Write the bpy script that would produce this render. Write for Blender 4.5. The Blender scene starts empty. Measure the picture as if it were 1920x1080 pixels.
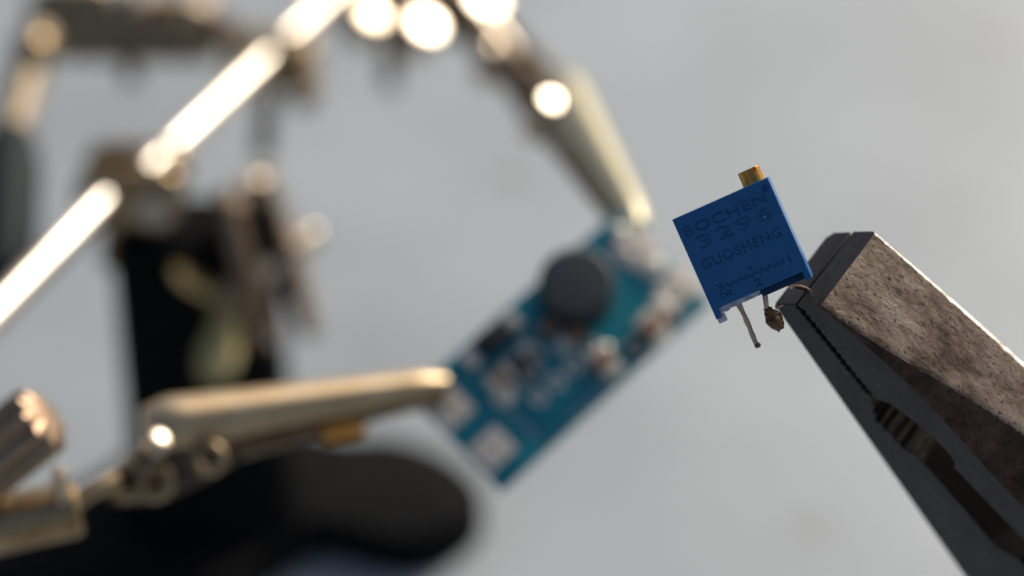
import bpy, bmesh, math, random
from mathutils import Vector, Matrix, noise

random.seed(7)
noise.seed_set(11)
R = math.radians
MM = 0.001                       # the code below is written in millimetres

# ------------------------------------------------------------------ camera, sky, sun, exposure
FOCUS = 220.0                    # mm from lens to the small blue part
PXMM = 20.4                      # photograph pixels per mm at that distance
PITCH = R(35.0)
CAM_H = 253.0
C_POS = Vector((0, 0, CAM_H))
C_R = Vector((1, 0, 0))
C_U = Vector((0, math.sin(PITCH), math.cos(PITCH)))
C_F = Vector((0, math.cos(PITCH), -math.sin(PITCH)))

scene = bpy.context.scene
col = scene.collection
cam_data = bpy.data.cameras.new('camera')
cam = bpy.data.objects.new('camera', cam_data)
col.objects.link(cam)
cam_data.sensor_width = 36.0
cam_data.lens = 36.0 * FOCUS / (1920 / PXMM)
cam_data.clip_start = 0.01
cam_data.clip_end = 50.0
cam_data.dof.use_dof = True
cam_data.dof.focus_distance = 0.2215
cam_data.dof.aperture_fstop = 9.6
cam.location = C_POS * MM
cam.rotation_euler = (math.pi / 2 - PITCH, 0, 0)
scene.camera = cam

SUN_C = Vector((.50, .84, -.20)).normalized()          # direction to the sun, seen from the camera
SUN = (C_R * SUN_C.x + C_U * SUN_C.y - C_F * SUN_C.z).normalized()
sun_el = math.asin(SUN.z)
sun_az = math.atan2(SUN.x, SUN.y)

world = bpy.data.worlds.new('World')
scene.world = world
world.use_nodes = True
wn = world.node_tree
wn.nodes.clear()
sky = wn.nodes.new('ShaderNodeTexSky')
sky.sky_type = 'NISHITA'
sky.sun_disc = False
sky.sun_elevation = sun_el
sky.sun_rotation = sun_az
sky.air_density = 0.85
sky.dust_density = 4.5
sky.ozone_density = 0.5
bg = wn.nodes.new('ShaderNodeBackground')
bg.inputs['Strength'].default_value = 0.12
wo = wn.nodes.new('ShaderNodeOutputWorld')
wn.links.new(sky.outputs[0], bg.inputs[0])
wn.links.new(bg.outputs[0], wo.inputs[0])

sd = bpy.data.lights.new('sun', 'SUN')
sd.energy = 3.2
sd.angle = R(0.53)
sd.color = (1.0, .965, .91)
sun = bpy.data.objects.new('sun', sd)
col.objects.link(sun)
sun.rotation_euler = SUN.to_track_quat('Z', 'Y').to_euler()
sun.location = SUN * 2

scene.view_settings.view_transform = 'Standard'
scene.view_settings.look = 'None'
scene.view_settings.exposure = 0.0
scene.view_settings.gamma = 1.0
scene.cycles.use_denoising = True
scene.cycles.max_bounces = 8
scene.cycles.sample_clamp_indirect = 4.0


# ------------------------------------------------------------------ pixels to places
def cam_vec(v):
    return C_R * v[0] + C_U * v[1] - C_F * v[2]


def W(px, py, k):
    """point seen at photograph pixel (px, py) at k times the focus distance"""
    D = k * FOCUS
    return C_POS + C_R * ((px - 960) / PXMM * k) + C_U * ((540 - py) / PXMM * k) + C_F * D


def on_plane(px, py, p0, n):
    d = W(px, py, 1.0) - C_POS
    return C_POS + d * ((p0 - C_POS).dot(n) / d.dot(n))


def on_z(px, py, z):
    return on_plane(px, py, Vector((0, 0, z)), Vector((0, 0, 1)))


HALF = (-C_F * 1.0 + SUN).normalized()                  # a flat facing this way mirrors the sun into the lens


# ------------------------------------------------------------------ materials
def new_mat(name):
    m = bpy.data.materials.new(name)
    m.use_nodes = True
    return m, m.node_tree, m.node_tree.nodes['Principled BSDF']


def mat(name, c1, c2=None, rough=.5, metal=0.0, scale=400, var_rough=.1, bump=0.0, bump_scale=900, spec=.5,
        coat=0.0, lo=.35, hi=.65, transmission=0.0):
    m, nt, b = new_mat(name)
    c2 = c2 or c1
    tc = nt.nodes.new('ShaderNodeTexCoord')
    nz = nt.nodes.new('ShaderNodeTexNoise')
    nz.inputs['Scale'].default_value = scale
    nz.inputs['Detail'].default_value = 6
    nz.inputs['Roughness'].default_value = .62
    nt.links.new(tc.outputs['Object'], nz.inputs['Vector'])
    mr = nt.nodes.new('ShaderNodeMapRange')
    mr.inputs[1].default_value = lo
    mr.inputs[2].default_value = hi
    nt.links.new(nz.outputs[0], mr.inputs[0])
    mx = nt.nodes.new('ShaderNodeMix')
    mx.data_type = 'RGBA'
    mx.inputs[6].default_value = (*c1, 1)
    mx.inputs[7].default_value = (*c2, 1)
    nt.links.new(mr.outputs[0], mx.inputs[0])
    nt.links.new(mx.outputs[2], b.inputs['Base Color'])
    rr = nt.nodes.new('ShaderNodeMapRange')
    rr.inputs[3].default_value = max(.02, rough - var_rough)
    rr.inputs[4].default_value = min(1, rough + var_rough)
    nt.links.new(nz.outputs[0], rr.inputs[0])
    nt.links.new(rr.outputs[0], b.inputs['Roughness'])
    b.inputs['Metallic'].default_value = metal
    b.inputs['Specular IOR Level'].default_value = spec
    b.inputs['Coat Weight'].default_value = coat
    if bump:
        n2 = nt.nodes.new('ShaderNodeTexNoise')
        n2.inputs['Scale'].default_value = bump_scale
        n2.inputs['Detail'].default_value = 5
        nt.links.new(tc.outputs['Object'], n2.inputs['Vector'])
        bp = nt.nodes.new('ShaderNodeBump')
        bp.inputs['Strength'].default_value = 1.0
        bp.inputs['Distance'].default_value = bump * MM
        nt.links.new(n2.outputs[0], bp.inputs['Height'])
        nt.links.new(bp.outputs[0], b.inputs['Normal'])
    return m


M = {}
M['plate'] = mat('nickel plated steel', (.60, .51, .40), (.46, .37, .26), .30, 1.0, 160, .06)
M['rod'] = mat('polished rod', (.64, .58, .50), (.54, .47, .38), .38, 1.0, 160, .04)
M['brass'] = mat('brass', (.62, .34, .10), (.42, .20, .05), .32, 1.0, 700, .08, bump=.01, bump_scale=2500)
M['dull_brass'] = mat('dull brass', (.42, .31, .18), (.28, .19, .10), .36, 1.0, 220, .08)
M['dark_steel'] = mat('dark tarnished steel', (.20, .135, .085), (.11, .072, .045), .38, 1.0, 200, .08)
M['iron'] = mat('black painted cast iron', (.006, .006, .006), (.010, .010, .010), .66, 0.0, 220, .08, bump=.06, bump_scale=500, spec=.03)
M['rubber'] = mat('black rubber', (.008, .013, .013), (.012, .02, .02), .6, 0.0, 300, spec=.12)
M['blue'] = mat('blue moulded plastic', (.016, .110, .272), (.020, .125, .300), .46, 0.0, 420, .14, bump=.012, bump_scale=3500, spec=.25)
M['navy'] = mat('recess shade blue', (.008, .036, .095), (.011, .046, .115), .6, 0.0, 900, .1, bump=.04, bump_scale=1500, spec=.2)  # shade of the bottom recess put into a dark blue
M['potting'] = mat('grey potting resin', (.72, .70, .78), (.40, .38, .44), .5, 0.0, 1300, .1, bump=.05, bump_scale=2000)
M['pin'] = mat('tinned copper pin', (.62, .46, .37), (.38, .26, .20), .32, 1.0, 1500, .12, bump=.05, bump_scale=2500)
M['solder'] = mat('burnt solder', (.30, .15, .06), (.05, .022, .012), .38, .35, 1100, .15, bump=.25, bump_scale=1400)
M['pcb'] = mat('blue solder mask', (.006, .165, .215), (.012, .215, .255), .32, 0.0, 160, .06, spec=.5)
M['pad'] = mat('tinned pad', (.95, .80, .62), (.92, .77, .60), .5, .0, 250, .1, bump=.08, bump_scale=300)
M['solder_bright'] = mat('bright solder', (.84, .78, .64), (.66, .58, .44), .42, .35, 500, .1)
M['ferrite'] = mat('grey ferrite', (.030, .039, .040), (.045, .053, .053), .55, 0.0, 300, .1, spec=.4)
M['winding'] = mat('copper winding', (.11, .045, .02), (.05, .02, .01), .4, .7, 400)
M['chip'] = mat('black epoxy', (.012, .011, .011), (.02, .018, .017), .5, 0.0, 500)
M['ceramic'] = mat('tan ceramic', (.34, .18, .09), (.26, .13, .06), .45, 0.0, 500)
M['silk'] = mat('white silkscreen', (.35, .42, .44), (.25, .33, .36), .6, 0.0, 400)


def steel_mat(name, dark, mid, light, rough, metal, bump, scale, stretch=(1, 1, 1), spec=.5):
    m, nt, b = new_mat(name)
    L = nt.links.new
    tc = nt.nodes.new('ShaderNodeTexCoord')
    mp = nt.nodes.new('ShaderNodeMapping')
    mp.inputs['Scale'].default_value = stretch
    L(tc.outputs['Object'], mp.inputs['Vector'])
    n1 = nt.nodes.new('ShaderNodeTexNoise')
    n1.inputs['Scale'].default_value = scale
    n1.inputs['Detail'].default_value = 8
    n1.inputs['Roughness'].default_value = .7
    n2 = nt.nodes.new('ShaderNodeTexNoise')
    n2.inputs['Scale'].default_value = scale * .22
    n2.inputs['Detail'].default_value = 4
    n3 = nt.nodes.new('ShaderNodeTexNoise')
    n3.inputs['Scale'].default_value = scale * 3.0
    n3.inputs['Detail'].default_value = 3
    for n in (n1, n2, n3):
        L(mp.outputs[0], n.inputs['Vector'])
    add = nt.nodes.new('ShaderNodeMath')
    add.operation = 'MULTIPLY_ADD'
    add.inputs[1].default_value = .62
    L(n2.outputs[0], add.inputs[0])
    mul = nt.nodes.new('ShaderNodeMath')
    mul.operation = 'MULTIPLY'
    mul.inputs[1].default_value = .42
    L(n1.outputs[0], mul.inputs[0])
    L(mul.outputs[0], add.inputs[2])
    rp = nt.nodes.new('ShaderNodeValToRGB')
    e = rp.color_ramp.elements
    e[0].position, e[0].color = .40, (*dark, 1)
    e[1].position, e[1].color = .66, (*light, 1)
    k = e.new(.52)
    k.color = (*mid, 1)
    L(add.outputs[0], rp.inputs[0])
    # small dark pits
    pit = nt.nodes.new('ShaderNodeMapRange')
    pit.inputs[1].default_value = .33
    pit.inputs[2].default_value = .42
    L(n3.outputs[0], pit.inputs[0])
    mx = nt.nodes.new('ShaderNodeMix')
    mx.data_type = 'RGBA'
    mx.inputs[6].default_value = (*[d * .5 for d in dark], 1)
    L(pit.outputs[0], mx.inputs[0])
    L(rp.outputs[0], mx.inputs[7])
    L(mx.outputs[2], b.inputs['Base Color'])
    rr = nt.nodes.new('ShaderNodeMapRange')
    rr.inputs[3].default_value = rough + .15
    rr.inputs[4].default_value = rough - .12
    L(n1.outputs[0], rr.inputs[0])
    L(rr.outputs[0], b.inputs['Roughness'])
    b.inputs['Metallic'].default_value = metal
    b.inputs['Specular IOR Level'].default_value = spec
    bp = nt.nodes.new('ShaderNodeBump')
    bp.inputs['Distance'].default_value = bump * MM
    bp.inputs['Strength'].default_value = 1.0
    L(add.outputs[0], bp.inputs['Height'])
    L(bp.outputs[0], b.inputs['Normal'])
    return m


M['forged'] = steel_mat('weathered forged steel', (.105, .066, .041), (.265, .185, .122), (.43, .335, .245), .46, .5, .22, 1250, (.45, 1.0, 1.0))
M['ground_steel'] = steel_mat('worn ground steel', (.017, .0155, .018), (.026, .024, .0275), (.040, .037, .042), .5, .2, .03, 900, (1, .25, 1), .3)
M['edge_steel'] = steel_mat('sunlit edge steel', (.35, .32, .28), (.6, .57, .52), (.8, .77, .72), .38, .8, .10, 1500)  # lighter tone paints the sun's highlight along the back's far chamfer
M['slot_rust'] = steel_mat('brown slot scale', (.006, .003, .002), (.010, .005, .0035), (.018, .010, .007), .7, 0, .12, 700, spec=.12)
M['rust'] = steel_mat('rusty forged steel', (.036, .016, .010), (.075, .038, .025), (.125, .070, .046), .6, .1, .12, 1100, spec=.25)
M['grip_teeth'] = steel_mat('brassy worn teeth', (.012, .010, .008), (.028, .023, .017), (.10, .078, .046), .42, .4, .2, 600, spec=.3)


def add_dust(m, colour, scale, thr, amount):
    nt = m.node_tree
    b = nt.nodes['Principled BSDF']
    src = b.inputs['Base Color'].links[0].from_socket
    tc = nt.nodes.new('ShaderNodeTexCoord')
    vo = nt.nodes.new('ShaderNodeTexVoronoi')
    vo.inputs['Scale'].default_value = scale
    vo.inputs['Randomness'].default_value = 1.0
    nt.links.new(tc.outputs['Object'], vo.inputs['Vector'])
    mr = nt.nodes.new('ShaderNodeMapRange')
    mr.inputs[1].default_value, mr.inputs[2].default_value = thr * .6, thr
    mr.inputs[3].default_value, mr.inputs[4].default_value = amount, 0
    nt.links.new(vo.outputs['Distance'], mr.inputs[0])
    # only some cells carry a speck
    gt = nt.nodes.new('ShaderNodeMath')
    gt.operation = 'GREATER_THAN'
    gt.inputs[1].default_value = .72
    sp = nt.nodes.new('ShaderNodeSeparateColor')
    nt.links.new(vo.outputs['Color'], sp.inputs[0])
    nt.links.new(sp.outputs[0], gt.inputs[0])
    mu = nt.nodes.new('ShaderNodeMath')
    mu.operation = 'MULTIPLY'
    nt.links.new(mr.outputs[0], mu.inputs[0])
    nt.links.new(gt.outputs[0], mu.inputs[1])
    # thin pale rubs
    wv = nt.nodes.new('ShaderNodeTexNoise')
    wv.inputs['Scale'].default_value = 520
    wv.inputs['Detail'].default_value = 4
    mp = nt.nodes.new('ShaderNodeMapping')
    mp.inputs['Rotation'].default_value = (0, 0, .7)
    mp.inputs['Scale'].default_value = (1, .07, 1)
    nt.links.new(tc.outputs['Object'], mp.inputs['Vector'])
    nt.links.new(mp.outputs[0], wv.inputs['Vector'])
    m2 = nt.nodes.new('ShaderNodeMapRange')
    m2.inputs[1].default_value, m2.inputs[2].default_value = .64, .74
    m2.inputs[3].default_value, m2.inputs[4].default_value = 0, amount * .22
    nt.links.new(wv.outputs[0], m2.inputs[0])
    ad = nt.nodes.new('ShaderNodeMath')
    ad.operation = 'ADD'
    nt.links.new(mu.outputs[0], ad.inputs[0])
    nt.links.new(m2.outputs[0], ad.inputs[1])
    mx = nt.nodes.new('ShaderNodeMix')
    mx.data_type = 'RGBA'
    mx.inputs[7].default_value = (*colour, 1)
    nt.links.new(ad.outputs[0], mx.inputs[0])
    nt.links.new(src, mx.inputs[6])
    nt.links.new(mx.outputs[2], b.inputs['Base Color'])


add_dust(M['blue'], (.45, .50, .56), 620, .07, .55)
add_dust(M['ground_steel'], (.16, .15, .14), 900, .10, .6)


# ------------------------------------------------------------------ mesh helpers
def frame(axis, ref=None):
    z = Vector(axis).normalized()
    ref = Vector(ref) if ref is not None else (Vector((0, 0, 1)) if abs(z.z) < .9 else Vector((1, 0, 0)))
    x = (ref - z * ref.dot(z)).normalized()
    return x, z.cross(x), z


class MB:
    def __init__(self):
        self.bm = bmesh.new()

    def loft(self, secs, cap=True, closed=True, mats=None):
        rows = [[self.bm.verts.new(p) for p in s] for s in secs]
        n = len(rows[0])
        for a, b in zip(rows, rows[1:]):
            for i in range(n if closed else n - 1):
                j = (i + 1) % n
                f = self.bm.faces.new((a[i], a[j], b[j], b[i]))
                if mats:
                    f.material_index = mats[i]
        if cap:
            self.bm.faces.new(list(reversed(rows[0])))
            self.bm.faces.new(rows[-1])
        return self

    def tube(self, pts, rad, seg=20, ref=None):
        pts = [Vector(p) for p in pts]
        if not hasattr(rad, '__len__'):
            rad = [rad] * len(pts)
        secs = []
        for i, p in enumerate(pts):
            d = (pts[min(i + 1, len(pts) - 1)] - pts[max(i - 1, 0)])
            x, y, z = frame(d, ref)
            secs.append([p + (x * math.cos(2 * math.pi * k / seg) + y * math.sin(2 * math.pi * k / seg)) * rad[i] for k in range(seg)])
        return self.loft(secs)

    def lathe(self, o, axis, prof, seg=28, lobes=0, amp=0.0):
        """prof: list of (height along axis, radius)"""
        x, y, z = frame(axis)
        o = Vector(o)
        secs = []
        for h, r in prof:
            ring = []
            for k in range(seg):
                a = 2 * math.pi * k / seg
                rr = r * (1 + amp * math.cos(lobes * a)) if lobes else r
                ring.append(o + z * h + (x * math.cos(a) + y * math.sin(a)) * max(rr, .001))
            secs.append(ring)
        return self.loft(secs)

    def ball(self, o, r, seg=20):
        return self.lathe(o, (0, 0, 1), [(-r * math.cos(math.pi * i / 12), r * math.sin(math.pi * i / 12)) for i in range(13)], seg)

    def prism(self, poly, off):
        off = Vector(off)
        return self.loft([[Vector(p) for p in poly], [Vector(p) + off for p in poly]])

    def box(self, c, sx, sy, sz, ax=None):
        x, y, z = ax or (Vector((1, 0, 0)), Vector((0, 1, 0)), Vector((0, 0, 1)))
        c = Vector(c)
        q = [c + x * (a * sx / 2) + y * (b * sy / 2) - z * (sz / 2) for a, b in ((-1, -1), (1, -1), (1, 1), (-1, 1))]
        return self.prism(q, z * sz)

    def ring(self, o, axis, R1, r, seg=28, s2=10):
        x, y, z = frame(axis)
        o = Vector(o)
        rows = []
        for i in range(seg):
            a = 2 * math.pi * i / seg
            d = x * math.cos(a) + y * math.sin(a)
            rows.append([self.bm.verts.new(o + d * (R1 + r * math.cos(2 * math.pi * k / s2)) + z * (r * math.sin(2 * math.pi * k / s2))) for k in range(s2)])
        for i in range(seg):
            a, b = rows[i], rows[(i + 1) % seg]
            for k in range(s2):
                self.bm.faces.new((a[k], b[k], b[(k + 1) % s2], a[(k + 1) % s2]))
        return self

    def bevel(self, w, seg=2, angle=28):
        bmesh.ops.recalc_face_normals(self.bm, faces=self.bm.faces)
        ed = [e for e in self.bm.edges if len(e.link_faces) == 2 and e.calc_face_angle(0) > R(angle)]
        bmesh.ops.bevel(self.bm, geom=ed, offset=w, segments=seg, affect='EDGES', profile=.6, clamp_overlap=True)
        return self

    def jitter(self, amp, scale, seed=0):
        for v in self.bm.verts:
            v.co += noise.noise_vector(v.co * scale + Vector((seed, seed * 1.7, 0))) * amp
        return self

    def build(self, name, material, parent=None, sharp=34):
        bmesh.ops.recalc_face_normals(self.bm, faces=self.bm.faces)
        me = bpy.data.meshes.new(name)
        inv = INV.get(root_of(parent).name, Matrix.Identity(4)) if parent else Matrix.Identity(4)
        for v in self.bm.verts:
            v.co = (inv @ v.co) * MM
        self.bm.to_mesh(me)
        self.bm.free()
        for p in me.polygons:
            p.use_smooth = True
        me.set_sharp_from_angle(angle=R(sharp))
        for mm in (material if isinstance(material, (list, tuple)) else [material]):
            me.materials.append(M[mm])
        o = bpy.data.objects.new(name, me)
        col.objects.link(o)
        if parent:
            o.parent = parent
        return o


INV = {}


def root_of(o):
    while o.parent:
        o = o.parent
    return o


def thing(name, label, cat, mtx, local=False):
    """Empty at the thing's base; parts are given in world mm (local=False) or in the thing's own axes"""
    o = bpy.data.objects.new(name, None)
    o.empty_display_size = .005
    col.objects.link(o)
    m = mtx.copy()
    m.translation = mtx.translation * MM
    o.matrix_world = m
    o['label'] = label
    o['category'] = cat
    INV[o.name] = Matrix.Identity(4) if local else mtx.inverted()
    return o


def axes_matrix(o, x, y, z):
    return Matrix(((x.x, y.x, z.x, o.x), (x.y, y.y, z.y, o.y), (x.z, y.z, z.z, o.z), (0, 0, 0, 1)))


# ------------------------------------------------------------------ the work surface
def build_table():
    m, nt, b = new_mat('pale grey laminate')
    L = nt.links.new
    tc = nt.nodes.new('ShaderNodeTexCoord')
    n1 = nt.nodes.new('ShaderNodeTexNoise')
    n1.inputs['Scale'].default_value = 17
    n1.inputs['Detail'].default_value = 3
    L(tc.outputs['Object'], n1.inputs['Vector'])
    mx = nt.nodes.new('ShaderNodeMix')
    mx.data_type = 'RGBA'
    mx.inputs[6].default_value = (.285, .313, .321, 1)
    mx.inputs[7].default_value = (.350, .383, .391, 1)
    tm = nt.nodes.new('ShaderNodeMapRange')
    tm.inputs[1].default_value, tm.inputs[2].default_value = .33, .67
    L(n1.outputs[0], tm.inputs[0])
    L(tm.outputs[0], mx.inputs[0])
    last = mx.outputs[2]
    # a few old spots on the surface
    for (px, py, r, amt) in ((955, 330, 5.0, .50), (1850, 70, 6.5, .32), (1520, 990, 5.0, .28), (1150, 60, 5.0, .10)):
        p = on_z(px, py, 0) * MM
        d = nt.nodes.new('ShaderNodeVectorMath')
        d.operation = 'DISTANCE'
        d.inputs[1].default_value = p
        L(tc.outputs['Object'], d.inputs[0])
        mr = nt.nodes.new('ShaderNodeMapRange')
        mr.inputs[1].default_value = r * .6 * MM
        mr.inputs[2].default_value = r * MM
        mr.inputs[3].default_value = amt
        mr.inputs[4].default_value = 0
        L(d.outputs['Value'], mr.inputs[0])
        k = nt.nodes.new('ShaderNodeMix')
        k.data_type = 'RGBA'
        k.inputs[7].default_value = (.20, .19, .16, 1)
        L(mr.outputs[0], k.inputs[0])
        L(last, k.inputs[6])
        last = k.outputs[2]
    L(last, b.inputs['Base Color'])
    b.inputs['Roughness'].default_value = .40
    b.inputs['Specular IOR Level'].default_value = .45
    M['table'] = m
    mb = MB()
    mb.box((0, 420, -12), 1500, 1500, 24)
    mb.bevel(2)
    o = mb.build('table_top', 'table')
    o['kind'] = 'structure'
    return o


build_table()


# ------------------------------------------------------------------ helping-hand stand
def build_stand():
    base_c = on_z(403, 880, 12)
    root = thing('helping_hand_stand', 'metal helping-hand stand with black cast base, rods and clips behind the blue trimmer',
                 'stand', Matrix.Translation(Vector((base_c.x, base_c.y, 0))))
    # cast base
    outl = [(140, 905), (240, 838), (330, 790), (540, 785), (640, 818), (740, 808), (850, 845), (915, 905), (890, 960), (805, 1008),
            (725, 1005), (620, 968), (560, 980), (490, 1030), (400, 1120), (-90, 1120), (-90, 1005)]
    top = [on_z(px, py, 8) for px, py in outl]
    # round the outline off
    for _ in range(2):
        nt = []
        for i, p in enumerate(top):
            q = top[(i + 1) % len(top)]
            nt += [p.lerp(q, .25), p.lerp(q, .75)]
        top = nt
    cen = sum(top, Vector()) / len(top)
    secs = []
    for z, s in ((0, 1.0), (4.5, 1.0), (6.6, .988), (7.7, .96), (8, .93)):
        secs.append([Vector((cen.x + (p.x - cen.x) * s, cen.y + (p.y - cen.y) * s, z)) for p in top])
    base = MB().loft(secs).build('base', 'iron', root, 50)
    # upright column
    def colsec(z, w, d, n=24):
        out = []
        for k in range(n):
            a = 2 * math.pi * k / n
            cx, sx = math.cos(a), math.sin(a)
            out.append(Vector((base_c.x + math.copysign(abs(cx) ** .45, cx) * w / 2, base_c.y + math.copysign(abs(sx) ** .45, sx) * d / 2, z)))
        return out
    ct = None
    for z in range(20, 120):
        q = Vector((base_c.x, base_c.y, z)) - C_POS
        py = 540 - q.dot(C_U) / q.dot(C_F) * FOCUS * PXMM
        if py < 425:
            ct = z
            break
    MB().loft([colsec(4, 33, 26), colsec(9, 29, 22), colsec(18, 25.5, 19), colsec(24, 25, 17), colsec(ct - 2, 23.5, 15), colsec(ct, 21.5, 13)]).build('column', 'iron', root, 50)

    # ---- main rod and the arm rod
    def glint_end(a, px, py, k0, k1):
        # the rod runs square to the half-way direction, which is why it flashes in the photograph
        best = None
        for i in range(200):
            k = k0 + (k1 - k0) * i / 199
            e = W(px, py, k)
            mid = a.lerp(e, .5)
            v = abs((e - a).normalized().dot(((C_POS - mid).normalized() + SUN).normalized()))
            if best is None or v < best[0]:
                best = (v, e)
        return best[1]
    a = W(285, 312, 1.60)
    b = glint_end(a, 655, -35, 1.61, 2.0)
    MB().tube([a + (a - b).normalized() * 2, a, b], 2.15, 28).build('main_rod', 'rod', root)
    a1 = W(206, 364, 1.58)
    b1 = glint_end(a1, -110, 690, 1.3, 1.58)
    MB().tube([a1, b1], 2.05, 28).build('arm_rod', 'rod', root)

    # ---- knuckle on top of the column
    kc = W(250, 352, 1.60)
    ax = (W(330, 352, 1.60) - kc).normalized()
    up = (W(250, 300, 1.59) - kc).normalized()
    x, y, z = ax, up, ax.cross(up)
    def rrect(c, w, h, n=6, e=.32):
        r = min(w, h) * e
        out = []
        for qx, qy, a0 in ((1, 1, 0), (-1, 1, 90), (-1, -1, 180), (1, -1, 270)):
            for i in range(n + 1):
                t = R(a0 + 90 * i / n)
                out.append(c + x * (qx * (w / 2 - r) + r * math.cos(t)) + y * (qy * (h / 2 - r) + r * math.sin(t)))
        return out
    kn = None
    for i, dz in enumerate((-4.2, 4.2)):
        m = MB().prism(rrect(kc + z * dz - z * 1.2 + y * .5, 15.5, 9.5), z * 2.4).bevel(.5)
        o = m.build('clamp_plate', 'dull_brass', root if kn is None else kn)
        kn = kn or o
    MB().lathe(kc + x * 4 - y * 1 - z * 8, z, [(0, 2.0), (.8, 2.9), (2.5, 3.2), (13.5, 3.2), (14.6, 2.9), (15.2, 1.9)], 24).build('bolt', 'plate', kn)
    MB().lathe(kc - y * 12, y, [(0, 5.0), (4, 4.6), (8.5, 4.2), (9.5, 3)], 28).build('stem', 'dark_steel', kn)

    # ---- double plate clamp with wing nut on the face of the column
    pA0, pA1 = W(418, 352, 1.57), W(500, 650, 1.615)
    pB0, pB1 = W(488, 312, 1.60), W(584, 630, 1.645)
    first = None
    for (p0, p1, w) in ((pA0, pA1, 13), (pB0, pB1, 13)):
        d = (p1 - p0).normalized()
        side = d.cross(-C_F).normalized()             # across the thin way, in the picture
        wide = d.cross(side).normalized()
        wide = (wide * .998 + side * .06).normalized()
        side = d.cross(wide).normalized()
        secs = []
        n = 26
        Ln = (p1 - p0).length
        for k in range(n + 1):
            t = k / n
            hw = w / 2 * (1 - abs(2 * t - 1) ** 4) ** .5 + .2
            dome = .9 * (1 - (2 * t - 1) ** 2)
            sec = []
            for j in range(16):
                q = 2 * math.pi * j / 16
                sec.append(p0.lerp(p1, t) + wide * (math.cos(q) * hw) + side * (math.copysign(abs(math.sin(q)) ** .7, math.sin(q)) * (1.55 + .95 * dome)))
            secs.append(sec)
        o = MB().loft(secs).build('clamp_plate', 'taupe', root if first is None else first)
        first = first or o
    s0, s1 = W(400, 585, 1.58), W(592, 438, 1.615)
    MB().tube([s0, s1.lerp(s0, .03), s1], [1.9, 1.9, 1.5], 20).build('bolt', 'plate', first)
    for px, py, k in ((436, 374, 1.572), (480, 330, 1.586)):  # two heads added to give the glints of the plates' top ends
        c = W(px, py, k)
        MB().lathe(c, (C_POS - c).normalized() + SUN + C_U * .55 - C_R * .2, [(-4, 2.0), (-.7, 2.0), (0, 1.5), (.3, .01)], 22).build('screw_head', 'plate', first)
    wn_o = W(432, 562, 1.585)
    axn = (s1 - s0).normalized()
    nut = MB().lathe(wn_o - axn * 3, axn, [(0, 2.4), (.6, 3.2), (4.5, 3.6), (6, 3.2)], 24).build('wing_nut', 'dull_brass', first)
    for (px, py) in ((335, 515), (402, 705)):
        tip = W(px, py, 1.56)
        d = (tip - wn_o).normalized()
        face = (HALF + C_U * .28 - C_R * .1).normalized() if py < 600 else (HALF - C_R * .42 - C_U * .1).normalized()
        sd_ = d.cross(face).normalized()
        secs = []
        for t, w, th in ((.12, 2.0, 1.4), (.4, 2.4, 1.0), (.7, 3.1, .8), (.92, 2.8, .7), (1.08, 1.6, .5)):
            c = wn_o.lerp(tip, t)
            fn = sd_.cross(d).normalized()
            secs.append([c + sd_ * (w * math.cos(R(30 * k))) + fn * (th * math.sin(R(30 * k))) for k in range(12)])
        # sub-part of the same clamp: a wing of the nut
        MB().loft(secs).build('nut_wing', 'wing', first)

    # ---- clamp where the main rod meets the cross arm, with a hanging screw
    cc = W(508, 112, 1.75)
    d = (b - a).normalized()
    x = (C_R - d * C_R.dot(d)).normalized()
    y = d.cross(x)
    blk = MB().box(cc - C_F * 1.5 + x * .3, 15, 8.5, 6, (x, y, d)).bevel(1.4, 3).build('rod_clamp', 'dull_brass', root)
    MB().tube([W(505, 150, 1.75), W(492, 292, 1.78)], 1.6, 16).build('clamp_screw', 'dark_steel', blk)
    MB().lathe(cc + x * 5 - C_U * 4, C_R * .8 - C_U * .5, [(0, 2.6), (2.5, 2.6), (3.2, 2)], 20).build('screw_head', 'dark_steel', blk)

    # ---- cross clamp at the top, its screws catching the sun
    t0, t1 = W(640, 0, 1.84), W(905, 20, 1.80)
    d = (t1 - t0).normalized()
    x, y, z = frame(d, HALF)
    cl = MB().box(t0.lerp(t1, .5) - C_U * .5, 8.5, 6.5, (t1 - t0).length, (x, y, z)).bevel(1.6, 3).build('cross_clamp', 'dark_steel', root)
    for (px, py, k, r, n_) in ((700, 25, 1.765, 2.5, 0), (800, 43, 1.755, 3.0, 0), (912, -4, 1.75, 3.1, 0)):
        c = W(px, py, k)
        ax = (C_POS - c).normalized() + SUN
        MB().lathe(c, ax, [(-6, r), (-.5, r), (-.12, r * .9), (.0, r * .55), (.02, .01)], 28).build('screw_head', 'plate', cl)
    MB().tube([W(728, 40, 1.82), W(732, 165, 1.84)], 1.5, 16).build('clamp_screw', 'dark_steel', cl)
    # link down to the far clip
    l0, l1 = W(885, 30, 1.79), W(1035, 192, 1.56)
    x, y, z = frame(l1 - l0, HALF)
    for off in (-2.6, 2.6):
        MB().box(l0.lerp(l1, .5) + y * off, 5.6, 1.8, (l1 - l0).length + 6, (x, y, z)).bevel(.6).build('link_plate', 'dark_steel', cl)
    lm = W(945, 92, 1.655)
    ax = (C_POS - lm).normalized() + SUN
    MB().lathe(lm + x * 0, ax, [(-6, 2.6), (-.5, 2.6), (0.3, 2.2), (.45, 1.2), (.5, .01)], 28).build('screw_head', 'plate', cl)
    pa = W(905, 35, 1.72)
    MB().tube([pa, glint_end(pa, 972, 122, 1.5, 1.9) - C_F * 1.0], 1.6, 24).build('link_pin', 'plate', cl)

    # ---- alligator clip holding the far corner of the board
    jaw_clip(root, W(1040, 185, 1.55), W(1192, 432, 1.335), 6.6, 3.2, C_R * .7 + C_U * .55 - C_F * .35, 'far')
    c = W(1035, 188, 1.505)
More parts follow.
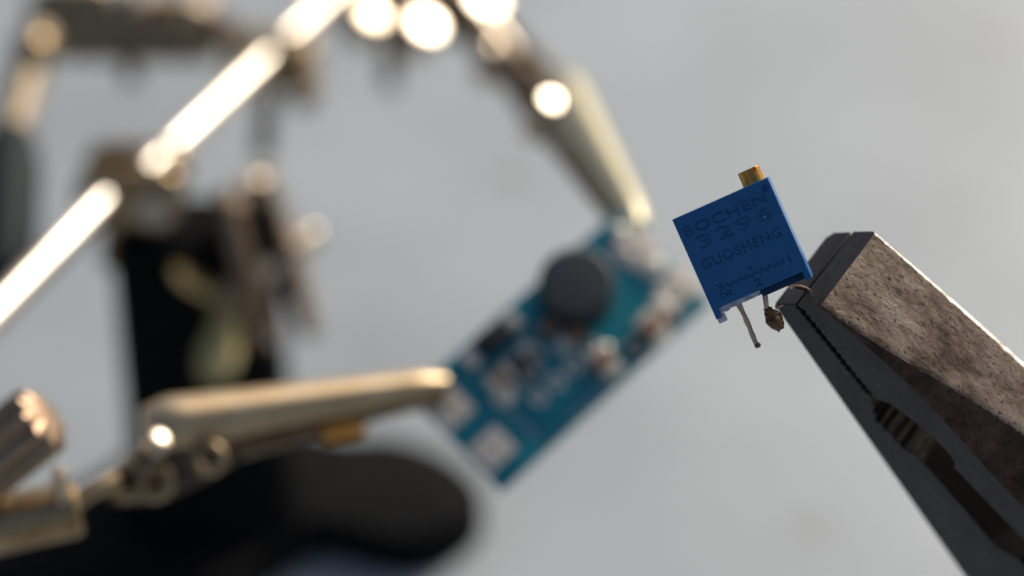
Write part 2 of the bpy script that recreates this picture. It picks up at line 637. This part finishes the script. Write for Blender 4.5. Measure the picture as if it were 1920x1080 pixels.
    MB().lathe(c, (C_POS - c).normalized() + SUN, [(-7, 1.7), (-.4, 1.7), (0.12, 1.2), (.22, .01)], 24).build('clip_screw', 'plate', root)

    # ---- alligator clip holding the near corner
    jaw_clip(root, W(300, 812, 1.24), W(838, 722, 1.285), 5.6, 2.7, C_U * .9 - C_F * .4, 'near')

    # ---- joint behind the near clip
    s0, s1 = W(-120, 1010, 1.20), W(148, 950, 1.215)
    soc = MB().lathe(s0, s1 - s0, [(0, 3.3), ((s1 - s0).length - .5, 3.3), ((s1 - s0).length, 2.8), ((s1 - s0).length + .02, 1.4)], 32).build('clip_socket', 'dull_brass', root)
    MB().tube([s1 - (s1 - s0).normalized() * 2, W(178, 916, 1.215), W(215, 900, 1.225)], [1.1, 1.0, 1.2], 14).build('clip_shank', 'dull_brass', soc)
    MB().tube([W(118, 950, 1.205), W(110, 880, 1.19)], [.95, .85], 16).bevel(.3).build('set_screw', 'plate', soc)
    k0, k1 = W(-60, 895, 1.19), W(88, 778, 1.175)
    ln = (k1 - k0).length
    MB().lathe(k0, k1 - k0, [(0, 3.0), (.8, 3.7), (ln - 1.4, 3.7), (ln - .5, 3.2), (ln, 2.0), (ln + .1, .01)], 90, 9, .13).build('thumb_screw', 'thumb', root, 25)
    MB().tube([k0.lerp(k1, .3), W(-30, 950, 1.20), s0.lerp(s1, .4)], [2.2, 2.2, 2.2], 16).build('thumb_screw_stem', 'dark_steel', soc)
    MB().tube([b1 + (a1 - b1).normalized() * 3, b1, W(-130, 800, 1.36), W(-110, 900, 1.26), s0], [2.4, 2.6, 2.6, 2.6, 2.6], 20).build('arm_elbow', 'rod', root)

    # ---- clamp, sleeve and handle at the far left
    t0, t1 = W(50, 50, 1.74), W(405, 56, 1.78)
    d = (t1 - t0).normalized()
    x, y, z = frame(d, C_U)
    lc = MB().box(t0.lerp(t1, .5), 11, 8, (t1 - t0).length, (x, y, z)).bevel(2.2, 3).build('cross_clamp', 'dull_brass', root)
    MB().box(t0.lerp(t1, .25) + C_U * 1.5, 11, 9, 11, (x, y, z)).bevel(1.8, 3).build('clamp_jaw', 'dull_brass', lc)
    MB().lathe(W(372, 5, 1.73), (C_POS - W(372, 5, 1.73)).normalized() + SUN + C_U * .75, [(-5, 2.4), (-.4, 2.4), (.2, 1.9), (.5, .01)], 24).build('screw_head', 'plate', lc)
    MB().lathe(W(240, 0, 1.73), C_F * -1 + C_U * .4, [(-5, 2.8), (-.4, 2.8), (.4, 2.2), (.9, .01)], 24).build('screw_head', 'plate', lc)
    MB().tube([W(240, 90, 1.75), W(246, 150, 1.77)], 1.5, 16).build('clamp_screw', 'dark_steel', lc)
    MB().tube([W(330, 0, 1.78), W(505, 108, 1.75)], 2.2, 20).build('tie_rod', 'dark_steel', lc)
    c0, c1 = W(72, 60, 1.69), W(14, 265, 1.635)
    MB().lathe(c0, c1 - c0, [(0, 2.6), (.8, 3.3), ((c1 - c0).length - .4, 3.1), ((c1 - c0).length, 2.5)], 28).build('sleeve', 'sleeve', lc)
    MB().ball(W(62, 98, 1.67), 3.5).build('ball_joint', 'dull_brass', lc)
    h0, h1 = c1 - (c1 - c0).normalized() * 2, W(2, 520, 1.53)
    MB().tube([h0, h0.lerp(h1, .12), h0.lerp(h1, .3), h0.lerp(h1, .8), h1], [2.6, 4.2, 5.0, 4.8, 3.4], 24).build('grip', 'rubber', lc)
    return root


def jaw_clip(root, p0, p1, h0, h1, up, which):
    """folded sheet alligator clip from its pivot p0 to its tip p1"""
    d = (p1 - p0).normalized()
    up = Vector(up)
    up = (up - d * up.dot(d)).normalized()
    sd_ = d.cross(up)
    L = (p1 - p0).length
    secs = []
    n = 22
    for k in range(n + 1):
        t = k / n
        h = (h0 * (1 - t) + h1 * t) * (1 if t > .08 else (.72 + .28 * math.sin(t / .08 * math.pi / 2)))
        w = (6.4 * (1 - t) + 3.4 * t) * (1 if t > .05 else .75)
        if t > .93:
            q = (t - .93) / .07
            h *= 1 - .35 * q
            w *= 1 - .35 * q
        c = p0 + d * (L * (t * 1.05 - .05)) + up * (.25 * h)
        sec = []
        for (a, b) in ((-1, -.75), (-1, .25), (-.86, .68), (-.5, .92), (0, 1), (.5, .92), (.86, .68), (1, .25), (1, -.75)):
            sec.append(c + sd_ * (a * w / 2) + up * (b * h / 2))
        secs.append(sec)
    top = MB().loft(secs).build('alligator_clip', 'clip_pale' if which == 'far' else 'clip_brass', root, 50)
    # lower jaw, hanging a little open at the back and closed at the tip
    secs = []
    for k in range(n + 1):
        t = k / n
        h = (h0 * .55 * (1 - t) + h1 * .6 * t)
        w = 5.2 * (1 - t) + 3.0 * t
        drop = (h0 * (.62 if which == 'near' else .40)) * (1 - t) ** 1.2 + h1 * .42
        c = p0 + d * (L * (t * 1.1 - .12)) - up * drop
        secs.append([c + sd_ * (a * w / 2) + up * (b * h / 2) for a, b in ((-1, .8), (-1, -.3), (-.7, -.85), (0, -1), (.7, -.85), (1, -.3), (1, .8))])
    MB().loft(secs).build('lower_jaw', 'dark_steel', top, 50)
    # teeth along the edge
    tb = MB()
    for k in range(9):
        c = p0 + d * (L * (.55 + .048 * k)) - up * (h1 * .25 + (1 - (.55 + .048 * k)) * h0 * .3)
        tb.prism([c - d * .8 + sd_ * 1.2, c + d * .8 + sd_ * 1.2, c - up * 1.1 + sd_ * 1.2], sd_ * -2.4)
    tb.build('jaw_teeth', 'dark_steel', top)
    # pivot rivet across both cheeks
    rc = p0 + up * (-.05 * h0) + d * .5
    face = (C_POS - rc).normalized() + SUN
    side_out = sd_ if sd_.dot(-C_F) > 0 else -sd_
    if which == 'near':
        MB().lathe(W(303, 818, 1.221), face, [(-1.9, 1.6), (-.45, 1.6), (-.1, 1.25), (0.03, .8), (.05, .01)], 24).build('rivet', 'plate', top)
        # finger tabs with round holes behind the pivot
        for (px, py, r) in ((238, 903, 1.75), (290, 903, 1.75), (392, 858, 1.5)):
            MB().ring(W(px, py, 1.232), C_F * -1 + C_U * .2, r, .62).build('eyelet', 'dull_brass', top)
        q = [W(*p, 1.238) for p in ((175, 925), (200, 880), (262, 850), (400, 838), (470, 850), (380, 905), (300, 942), (215, 948))]
        MB().prism(q, C_F * 1.2).bevel(.3).build('finger_tab', 'dark_steel', top)
        MB().box(W(640, 798, 1.268), 5.2, 3.2, 2.6, frame(up, d)).bevel(.4).build('cheek', 'brass', top)
    else:
        MB().tube([p0 - d * 10 - up * 1, p0 - d * 2], [2.2, 2.6], 16).build('clip_shank', 'dark_steel', top)
    return top


M['wing'] = mat('pale zinc', (.62, .53, .25), (.50, .40, .18), .46, .9, 300, .06)
M['sleeve'] = mat('tan sleeve', (.44, .36, .26), (.34, .27, .18), .46, .95, 300, .06)
M['clip_pale'] = mat('pale nickel', (.62, .57, .40), (.50, .44, .28), .42, 1.0, 200, .06)
M['taupe'] = mat('taupe plated clamp', (.27, .195, .135), (.16, .112, .075), .36, .9, 250, .08)
M['thumb'] = mat('worn thumb screw', (.38, .27, .18), (.24, .165, .105), .40, .95, 300, .08)
M['clip_brass'] = mat('yellowed nickel', (.60, .46, .29), (.46, .335, .19), .44, 1.0, 200, .06)
build_stand()


# ------------------------------------------------------------------ circuit board
def build_board():
    n = cam_vec((0, .375, .927)).normalized()
    p0 = W(1048, 655, 1.30)
    X = cam_vec((.75, .66, -.267))
    X = (X - n * X.dot(n)).normalized()
    Y = n.cross(X)
    root = thing('circuit_board', 'small blue circuit board with a round grey inductor gripped by two metal clips',
                 'circuit board', axes_matrix(p0, X, Y, n), True)

    def loc(px, py, h=0.0):
        q = on_plane(px, py, p0 + n * h, n) - p0
        return q.dot(X), q.dot(Y)
    cs = [loc(*p) for p in ((767, 740), (941, 914), (1330, 569), (1155, 397))]
    x0, x1 = (cs[0][0] + cs[1][0]) / 2, (cs[2][0] + cs[3][0]) / 2
    y1, y0 = (cs[0][1] + cs[3][1]) / 2, (cs[1][1] + cs[2][1]) / 2
    T = 1.6
    MB().box(((x0 + x1) / 2, (y0 + y1) / 2, -T / 2), x1 - x0, y1 - y0, T).bevel(.12, 1).build('board', 'pcb', root)

    def bx(name, m, c, sx, sy, sz, z0=0.0, bev=.15, parent=None):
        return MB().box((c[0], c[1], z0 + sz / 2), sx, sy, sz).bevel(bev).build(name, m, parent or root)
    # four solder pads, two at each end, with through holes shown by their raised rims
    for px, py in ((845, 768), (924, 842), (1190, 466), (1270, 541)):
        c = loc(px, py)
        p = bx('solder_pad', 'pad', c, 4.4, 3.9, .16, .0, .05)
        MB().ring((c[0], c[1], .2), (0, 0, 1), 1.0, .16, 24, 8).build('plated_hole', 'solder_bright', p)
    # wide copper fill borders (slightly raised mask over copper pours)
    for c, sx, sy in ((loc(1035, 735), 9.5, 6.8), (loc(1000, 850), 12, 1.6)):
        bx('copper_pour', 'pcb', c, sx, sy, .07, 0, .02)
    # silkscreen outlines
    cx, cy = loc(1035, 735)
    for dx, dy, sx, sy in ((0, 3.9, 10.4, .25), (0, -3.9, 10.4, .25), (-5.2, 0, .25, 7.6), (5.2, 0, .25, 7.6)):
        bx('silkscreen_line', 'silk', (cx + dx, cy + dy), sx, sy, .05, 0.0, .01)
    # round inductor
    ic = loc(1082, 524, 4.9)
    core = MB().lathe((ic[0], ic[1], 0), (0, 0, 1), [(0, 4.4), (.9, 4.6), (1.0, 3.9), (3.0, 3.9), (3.1, 4.5), (3.9, 4.6), (4.4, 4.1), (4.5, 2.8), (4.5, .01)], 40).build('inductor', 'ferrite', root)
    MB().lathe((ic[0], ic[1], .9), (0, 0, 1), [(0, 3.8), (.1, 4.25), (2.3, 4.25), (2.4, 3.8)], 40).build('winding', 'winding', core)
    for px, py in ((1028, 618), (1080, 630)):
        bx('inductor_terminal', 'ceramic', loc(px, py), 2.4, 1.8, .8, 0, .2, core)
    # diode: black body with bright ends
    dc = loc(925, 640)
    db = bx('diode', 'chip', dc, 4.2, 2.7, 2.1, .1, .25)
    for px, py in ((962, 607), (884, 676)):
        bx('terminal', 'solder_bright' if px > 900 else 'pad', loc(px, py), 1.5, 2.2, .9, 0, .2, db)
    # regulator chip with legs
    rc = loc(968, 690)
    rg = bx('regulator_chip', 'chip', rc, 2.9, 1.7, 1.1, .15, .12)
    for i in (-1, 0, 1):
        for s in (-1, 1):
            bx('chip_leg', 'solder_bright', (rc[0] + i * .95, rc[1] + s * 1.25), .45, .9, .25, 0, .05, rg)
    # ceramic capacitors and resistors
    def chip2(name, px, py, m, along_x, L=3.0, w=1.7, h=1.3):
        c = loc(px, py)
        o = bx(name, m, c, L * .56 if along_x else w, w if along_x else L * .56, h, .05, .12)
        for s in (-1, 1):
            cc = (c[0] + s * L * .38, c[1]) if along_x else (c[0], c[1] + s * L * .38)
            bx('end_cap', 'solder_bright', cc, L * .26 if along_x else w * 1.06, w * 1.06 if along_x else L * .26, h * 1.04, .02, .1, o)
    chip2('capacitor', 937, 713, 'ceramic', True, 3.2, 1.9)
    chip2('resistor', 1000, 668, 'chip', True, 2.2, 1.3, .6)
    chip2('capacitor', 1132, 684, 'ceramic', False, 4.0, 2.4, 1.6)
    chip2('capacitor', 1222, 622, 'ceramic', False, 4.0, 2.4, 1.6)
    chip2('resistor', 1190, 655, 'chip', False, 2.4, 1.4, .6)
    chip2('resistor', 995, 705, 'chip', True, 2.2, 1.3, .6)
    chip2('capacitor', 1252, 600, 'ceramic', True, 2.4, 1.5, 1.0)
    chip2('resistor', 1110, 655, 'chip', True, 2.2, 1.3, .6)
    for px, py, sx, sy in ((1222, 500, 2.6, 2.0), (1160, 435, 1.8, 1.4), (1240, 575, 2.4, 1.6), (945, 740, 2.4, 1.2), (985, 655, 1.6, 1.8), (1060, 645, 1.8, 1.5), (1135, 655, 1.3, 1.2)):
        MB().lathe((*loc(px, py), 0), (0, 0, 1), [(0, sx * .62), (.18, sx * .58), (.42, sx * .35), (.5, .01)], 18).build('solder_joint', 'solder_bright', root)
    for px, py in ((1010, 745), (1042, 716), (1075, 688)):
        MB().ring((*loc(px, py), .05), (0, 0, 1), .75, .22, 20, 8).build('plated_hole', 'pad', root)
    return root


build_board()


# ------------------------------------------------------------------ pliers
EL = cam_vec((.58443, -.70753, -.39730)).normalized()
ET = cam_vec((.58963, .70666, -.39110))
ET = (ET - EL * ET.dot(EL)).normalized()
EO = EL.cross(ET)
if EO.dot(-C_F) < 0:
    EO = -EO
PO = W(1494, 571, 224.5 / FOCUS)


def interp(tab, x):
    if x <= tab[0][0]:
        return tab[0][1]
    for (a, va), (b, vb) in zip(tab, tab[1:]):
        if x <= b:
            return va + (vb - va) * (x - a) / (b - a)
    return tab[-1][1]


def soft(tab, x):
    return sum(interp(tab, max(0, x + d * min(1, x / 3))) for d in (-3, -2, -1, 0, 1, 2, 3)) / 7


def tri(x):
    x = x % 1.0
    return abs(2 * x - 1)


def build_pliers():
    root = thing('pliers', 'weathered brown steel pliers with toothed jaws pinching a lead of the blue trimmer',
                 'pliers', axes_matrix(PO, EL, ET, EL.cross(ET)), True)
    so = 1 if EL.cross(ET).dot(EO) > 0 else -1

    def V(l, t, o):
        return Vector((l, t, o * so))
    T = 9.8
    gR = [(0, .12), (.5, .12), (12.7, .75), (13.3, 2.5), (15.3, 4.0), (17.2, 4.95), (19.9, 5.7), (21.3, 5.5), (22.1, 4.9), (26.8, 5.9), (32.2, 7.1), (33.6, 7.1), (34.8, 6.2), (35.3, 5.0), (52, 5.0)]
    gL = [(0, -.06), (.5, -.06), (12.7, .52), (13.6, .05), (16, -.9), (19.2, -.4), (21.4, .9), (22.4, 1.05), (27.6, 1.7), (33, 2.2), (34.4, 2.8), (35.3, 4.3), (52, 4.3)]
    oS = [(0, 3.0), (2, 4.1), (10.4, 7.6), (16.7, 8.8), (23, 9.6), (27, 10.7), (36, 12.4)]
    tB = [(0, .05), (3, .2), (8, 1.1), (14, 2.6), (22, 4.0), (36, 5.4)]

    def ls():
        out = [0, .15, .4]
        x = .6
        while x < 12.6:
            out.append(x)
            x += .21
        while x < 22.3:
            out.append(x)
            x += .17
        while x < 52:
            out.append(x)
            x += .7
        return out

    def teeth(l):
        if .5 < l < 12.5:
            return .12 + .34 * tri(l / .84)
        if 13.2 < l < 21.8:
            return (.62 + .3 * math.sin(int(l / 1.36) * 2.3)) * tri(l / 1.36 + .06 * math.sin(l * 1.7)) * min(1, (l - 13.2) / 1.5, (21.8 - l) / 1.6)
        return 0
    # right jaw
    secs = []
    for l in ls():
        g = interp(gR, l) + (teeth(l) if l < 12.6 else 0)
        os_, ob, tb = soft(oS, l), 3.35 + .46 * l - .0022 * l * l, soft(tB, l)
        os_ = max(os_, g + .3)
        nk = noise.noise(Vector((l * 1.3, 2.0, 0))) * .10 + noise.noise(Vector((l * 4.1, 7.0, 0))) * .05
        nf = noise.noise(Vector((l * 1.1, 5.0, 3))) * .10 + noise.noise(Vector((l * 3.7, 1.0, 9))) * .07
        tb = tb + nk * 1.4
        # a soft shoulder between side and back
        secs.append([V(l, 0, g), V(l, 0, os_ - .12), V(l, .12, os_ + .06), V(l, tb * .55 + .06, os_ * .42 + ob * .58 + .05 * tb), V(l, tb, ob - .02), V(l, tb + .25, ob + .05), V(l, tb + .6, ob + .05), V(l, T - .85, ob + .03),
                     V(l, T - .38 - .012 * l + nf, ob + .02), V(l, T - .08, ob - .30 + nf * .6), V(l, T, ob - .7), V(l, T, g)])
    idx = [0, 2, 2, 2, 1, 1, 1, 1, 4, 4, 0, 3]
    mb = MB().loft(secs, mats=idx)
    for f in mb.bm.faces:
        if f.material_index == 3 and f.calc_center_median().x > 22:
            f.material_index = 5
    jaw = mb.build('upper_jaw', ['ground_steel', 'forged', 'rust', 'grip_teeth', 'edge_steel', 'slot_rust'], root, 30)
    md = jaw.modifiers.new('worn edges', 'BEVEL')
    md.width = .16 * MM
    md.segments = 2
    md.limit_method = 'ANGLE'
    md.angle_limit = R(50)
    # left jaw
    secs = []
    for l in ls():
        g = interp(gL, l) - teeth(l + .42)
        o_ = -3.45 - .073 * l
        if l < .5:
            o_ += .18 * (1 - l / .5)
        secs.append([V(l, 0, g), V(l, T, g), V(l, T, o_ + .7), V(l, T - .7, o_), V(l, .18, o_), V(l, 0, o_ + .18)])
    mb = MB().loft(secs, mats=[3, 0, 0, 0, 0, 0])
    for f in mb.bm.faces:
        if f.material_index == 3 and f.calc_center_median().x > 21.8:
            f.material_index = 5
    jaw2 = mb.build('lower_jaw', ['ground_steel', 'forged', 'rust', 'grip_teeth', 'edge_steel', 'slot_rust'], root, 30)
    md = jaw2.modifiers.new('worn edges', 'BEVEL')
    md.width = .16 * MM
    md.segments = 2
    md.limit_method = 'ANGLE'
    md.angle_limit = R(50)
    # joint, rivet and handles, below the edge of the picture
    mb = MB()
    prof = []
    for k in range(24):
        a = 2 * math.pi * k / 24
        prof.append(V(52 + 11 * math.cos(a), 0.2, 4.4 + 10 * math.sin(a)))
    mb.prism(prof, V(0, T - .4, 0)).bevel(.8)
    mb.build('joint', ['ground_steel'], root)
    MB().lathe(V(54, -.6, 4.4), (0, 1, 0), [(0, 3.4), (.4, 4.2), (T + .8, 4.2), (T + 1.2, 3.4)], 28).build('rivet', 'ground_steel', root)
    zdrop = -EL.z
    for s, o0 in ((1, 9.5), (-1, -.8)):
        def endl(o):
            return (PO.z + (EO.z * o) + ET.z * 4.6) / zdrop
        oe = o0 + s * 13
        le = endl(oe) - .6
        pts = [V(54, 4.6, o0), V(64, 4.6, o0 + s * 3.5), V(85, 4.6, o0 + s * 10), V(115, 4.6, o0 + s * 14.5), V((115 + le) / 2, 4.6, o0 + s * 15), V(le - 4, 4.6, oe + s * .6), V(le, 4.6, oe)]
        MB().tube(pts, [4.2, 4.2, 4.6, 5.0, 4.9, 4.4, 3.4], 20).build('handle', 'ground_steel', root)
    return root


build_pliers()


# ------------------------------------------------------------------ trimmer potentiometer
def build_trimmer():
    c_tl, c_tr, c_br = (1257, 412), (1435, 333), (1525, 521)
    ux = Vector((c_tr[0] - c_tl[0], -(c_tr[1] - c_tl[1]), 0)).normalized()
    vy = Vector((c_tr[0] - c_br[0], -(c_tr[1] - c_br[1]), 0)).normalized()
    vy = (vy - ux * ux.dot(vy) * .5).normalized()
    yaw = R(9.2)
    # swing the front towards the left so that the right flank shows
    zc = Vector((0, 0, 1))
    X = (ux * math.cos(yaw) + zc * math.sin(yaw) * 1.0)
    Xw = cam_vec((X.x, X.y, X.z)).normalized()
    Yw = cam_vec((vy.x, vy.y, vy.z))
    Yw = (Yw - Xw * Yw.dot(Xw)).normalized()
    Zw = Xw.cross(Yw)
    org = W((c_tl[0] + c_br[0]) / 2, (c_tl[1] + c_br[1]) / 2, 220.6 / FOCUS)
    root = thing('trimmer_potentiometer', 'small square blue trimmer with engraved lettering, brass screw and bent leads',
                 'potentiometer', axes_matrix(org, Xw, Yw, Zw), True)
    WD, HT, DP = 9.6, 10.1, 4.83
    hw, hh = WD / 2, HT / 2
    PL = .13                                            # depth of the engraving
    notch = .90

    # body shell: a solid block plus the legs and back skirt around the potted recess
    m = MB()
    zf, zb = -PL, -DP
    prof = [(-hw, hh), (hw, hh), (hw, -hh), (hw - .62, -hh), (hw - .62, -hh + notch), (-hw + .55, -hh + notch), (-hw + .55, -hh), (-hw, -hh)]
    m.prism([Vector((x, y, zf)) for x, y in prof], (0, 0, zb - zf + .7))
    body = m.bevel(.05, 1).build('body', 'blue', root)
    MB().box((.0, 0.14, zb + .352), WD, HT - .28, .70).bevel(.05, 1).build('back_wall', 'blue', body)

    # engraved front: a thin plate whose letters are cut right through
    cu = bpy.data.curves.new('front', 'CURVE')
    cu.dimensions = '2D'
    cu.fill_mode = 'BOTH'

    def poly(pts):
        s = cu.splines.new('POLY')
        s.points.add(len(pts) - 1)
        for q, p in zip(s.points, pts):
            q.co = (p[0], p[1], 0, 1)
        s.use_cyclic_u = True
    poly(prof)

    def text(body_txt, u0, u1, v0, v1, bold=0.0, shear=0.0, rot=0.0):
        """write text so that it fills the box u0..u1, v0..v1 (fractions of the face, v downwards)"""
        tcu = bpy.data.curves.new('t', 'FONT')
        tcu.body = body_txt
        tcu.size = 1.0
        tcu.offset = bold
        tcu.space_character = 1.12
        to = bpy.data.objects.new('t', tcu)
        col.objects.link(to)
        bpy.context.view_layer.objects.active = to
        for ob in bpy.context.selected_objects:
            ob.select_set(False)
        to.select_set(True)
        bpy.ops.object.convert(target='CURVE')
        cv = bpy.context.view_layer.objects.active
        P = []
        for s in cv.data.splines:
            pts = []
            bp = s.bezier_points
            nb = len(bp)
            for i in range(nb):
                p, q = bp[i], bp[(i + 1) % nb]
                for k in range(5):
                    t = k / 5
                    pts.append(p.co * (1 - t) ** 3 + p.handle_right * 3 * t * (1 - t) ** 2 + q.handle_left * 3 * t * t * (1 - t) + q.co * t ** 3)
            P.append(pts)
        xs = [p.x for s in P for p in s]
        ys = [p.y for s in P for p in s]
        ax0, ax1, ay0, ay1 = min(xs), max(xs), min(ys), max(ys)
        for s in P:
            out = []
            for p in s:
                a = (p.x - ax0) / (ax1 - ax0)
                b_ = (p.y - ay0) / (ay1 - ay0)
                u = u0 + (u1 - u0) * a
                v = v1 + (v0 - v1) * b_ + shear * (a - .5)
                q = (-hw + u * WD, hh - v * HT)
                if not out or (abs(q[0] - out[-1][0]) + abs(q[1] - out[-1][1])) > .012:
                    out.append(q)
            poly(out)
        cvd = cv.data
        bpy.data.objects.remove(cv)
        bpy.data.curves.remove(cvd)

    text('BOCHEN', .055, .90, .108, .200, .058)
    text('3296', .135, .90, .236, .352, .060)
    text('GUOSHENG', .085, .905, .452, .540, .050)
    text('3', .130, .190, .705, .775, .012)
    text('1', .868, .886, .720, .788, .012)
    text('2', .475, .545, .805, .872, .012)
    text('CW', .120, .245, .800, .850, .010)
    text('R', .925, .952, .068, .098, .004)
    # ring round the R
    for rr, n_ in ((.31, 28), (.25, 28)):
        ccx, ccy = -hw + .939 * WD, hh - .083 * HT
        poly([(ccx + rr * math.cos(2 * math.pi * k / n_), ccy + rr * math.sin(2 * math.pi * k / n_)) for k in range(n_)])
    # resistor zigzag with its wiper arrow
    zz_t, zz_b = [], []
    N = 17
    for k in range(N):
        u = .225 + (.825 - .225) * k / (N - 1)
        v = .752 + (.020 if k % 2 else -.014)
        zz_t.append((-hw + u * WD, hh - v * HT + .11))
        zz_b.append((-hw + u * WD, hh - v * HT - .11))
    poly(zz_t + zz_b[::-1])
    ax_, ay_ = -hw + .50 * WD, hh - .695 * HT
    poly([(ax_ - .28, ay_ + .16), (ax_ + .28, ay_ + .16), (ax_ + .06, ay_ - .18), (ax_ - .06, ay_ - .18)])
    cu.extrude = PL / 2 * .3
    cu.bevel_depth = PL / 2 * .7
    cu.bevel_resolution = 0
    cu.offset = -PL / 2 * .7
    co = bpy.data.objects.new('front', cu)
    col.objects.link(co)
    dg = bpy.context.evaluated_depsgraph_get()
    me = bpy.data.meshes.new_from_object(co.evaluated_get(dg))
    bpy.data.objects.remove(co)
    bpy.data.curves.remove(cu)
    me.name = 'engraved_front'
    for v in me.vertices:
        v.co = Vector((v.co.x, v.co.y, v.co.z - PL / 2)) * MM
    me.materials.clear()
    me.materials.append(M['blue'])
    for p in me.polygons:
        p.use_smooth = False
    fo = bpy.data.objects.new('engraved_front', me)
    col.objects.link(fo)
    fo.parent = body

    # potting resin in the recess and the small resin-smeared foot
    m = MB()
    N = 14
    pts = []
    for k in range(N + 1):
        x = -hw + .5 + 4.2 * k / N
        pts.append((x, -hh + .30 + .10 * math.sin(k * 1.9) + .02 * k))
    up_ = [(x, -hh + notch + .05) for x, _ in pts][::-1]
    m.prism([Vector((x, y, -.55)) for x, y in pts + up_], (0, 0, -3.4))
    m.build('potting', 'potting', root)
    MB().box((-hw + .46, -hh - .12, -.9), .80, .75, 1.3).bevel(.08).build('foot', 'potting', root)
    MB().box((2.1, -hh + .56, -2.5), 4.4, .78, 3.2).bevel(.05).build('recess_shade_fill', 'navy', root)  # dark box painting the shade inside the right half of the recess

    # brass adjusting screw with its slot
    sx, sz = hw - 1.42, -2.3
    m = MB()
    r, h, sl, sdp = 1.08, 1.42, .22, .42
    m.lathe((sx, hh - .2, sz), (0, 1, 0), [(0, r), (h + .2 - sdp, r), (h + .2 - sdp + .01, r - .01)], 36)
    scr = m.build('adjusting_screw', 'brass', root, 40)
    # two half heads either side of the slot
    ang = R(62)
    dirv = Vector((math.cos(ang), 0, math.sin(ang)))
    nrm = Vector((-math.sin(ang), 0, math.cos(ang)))
    for s in (1, -1):
        a0 = math.asin(sl / r)
        ring = []
        for k in range(17):
            a = a0 + (math.pi - 2 * a0) * k / 16
            ring.append(dirv * (r * math.cos(a)) + nrm * (s * r * math.sin(a)))
        c = Vector((sx, 0, sz))
        secs = []
        for y_, sc_ in ((h - sdp - .01, 1), (h - .07, 1), (h, .94)):
            secs.append([c + Vector((0, hh + y_, 0)) + p * sc_ for p in ring])
        MB().loft(secs).build('slotted_head', 'brass', scr, 40)
    MB().lathe((sx, hh - .05, sz), (0, 1, 0), [(0, 1.3), (.07, 1.3), (.09, 1.22)], 32).build('collar', 'blue', scr)

    # leads
    def lc(px, py, dz):
        """picture point at depth dz behind the front, in the part's own axes"""
        q = on_plane(px, py, org + Zw * dz, Zw) - org
        return Vector((q.dot(Xw), q.dot(Yw), q.dot(Zw)))
    a, b = lc(1383, 566, -2.4), lc(1421, 649, -2.2)
    pts = [a.lerp(b, t) + Vector((.05 * math.sin(5 * t), 0, .05 * math.cos(4 * t))) for t in [i / 14 for i in range(15)]]
    MB().tube(pts, [.25 + .02 * math.sin(i * 1.3) for i in range(14)] + [.20], 12).jitter(.05, 1.6, 3).build('lead', 'pin', root, 50)
    MB().lathe(b + (a - b).normalized() * .28, b - a, [(0, .20), (.08, .30), (.30, .32), (.42, .2)], 12).jitter(.06, 2.2, 5).build('lead_end', 'solder', root)
    # middle lead carries a torn lump of burnt solder
    a, b, c = lc(1434, 550, -2.4), lc(1437, 574, -2.4), lc(1444, 590, -2.3)
    ld = MB().tube([a, a.lerp(b, .5), b, c], [.26, .26, .24, .3], 12).jitter(.04, 2, 1).build('lead', 'pin', root, 50)
    m = MB()
    d0, d1 = lc(1442, 578, -2.3), lc(1463, 624, -2.2)
    prof = [(0, .18), (.25, .42), (.55, .62), (.95, .70), (1.35, .66), (1.75, .60), (2.05, .42), (2.3, .26), (2.48, .10)]
    m.lathe(d0, d1 - d0, prof, 26)
    m.jitter(.42, 1.3, 9)
    m.jitter(.20, 3.1, 4)
    m.build('solder_lump', 'solder', ld, 60)
    for i, (px, py, qx, qy) in enumerate(((1440, 583, 1432, 580), (1441, 590, 1433, 589), (1446, 598, 1438, 604), (1455, 576, 1468, 572))):
        p, q = lc(px, py, -2.2), lc(qx, qy, -1.9)
        MB().tube([p, p.lerp(q, .5), q], [.2, .13, .06], 8).jitter(.05, 3, i).build('solder_spike', 'solder' if i < 3 else 'pin', ld, 60)
    # outer lead bent over into the jaws
    grip = Vector(((PO + EL * 1.6 + ET * 2.0) - org))
    g0 = Vector((grip.dot(Xw), grip.dot(Yw), grip.dot(Zw)))
    gip = (PO + EL * -.15 + ET * 1.9) - org
    g1 = Vector((gip.dot(Xw), gip.dot(Yw), gip.dot(Zw)))
    a = lc(1478, 530, -2.4)
    b = lc(1484, 537, -2.5)
    MB().tube([a, b, b.lerp(g1, .5) + Vector((0, .1, .1)), g1, g0], [.24, .24, .23, .2, .18], 12).jitter(.04, 2, 8).build('lead', 'pin', root, 50)
    return root


build_trimmer()
bpy.context.view_layer.update()
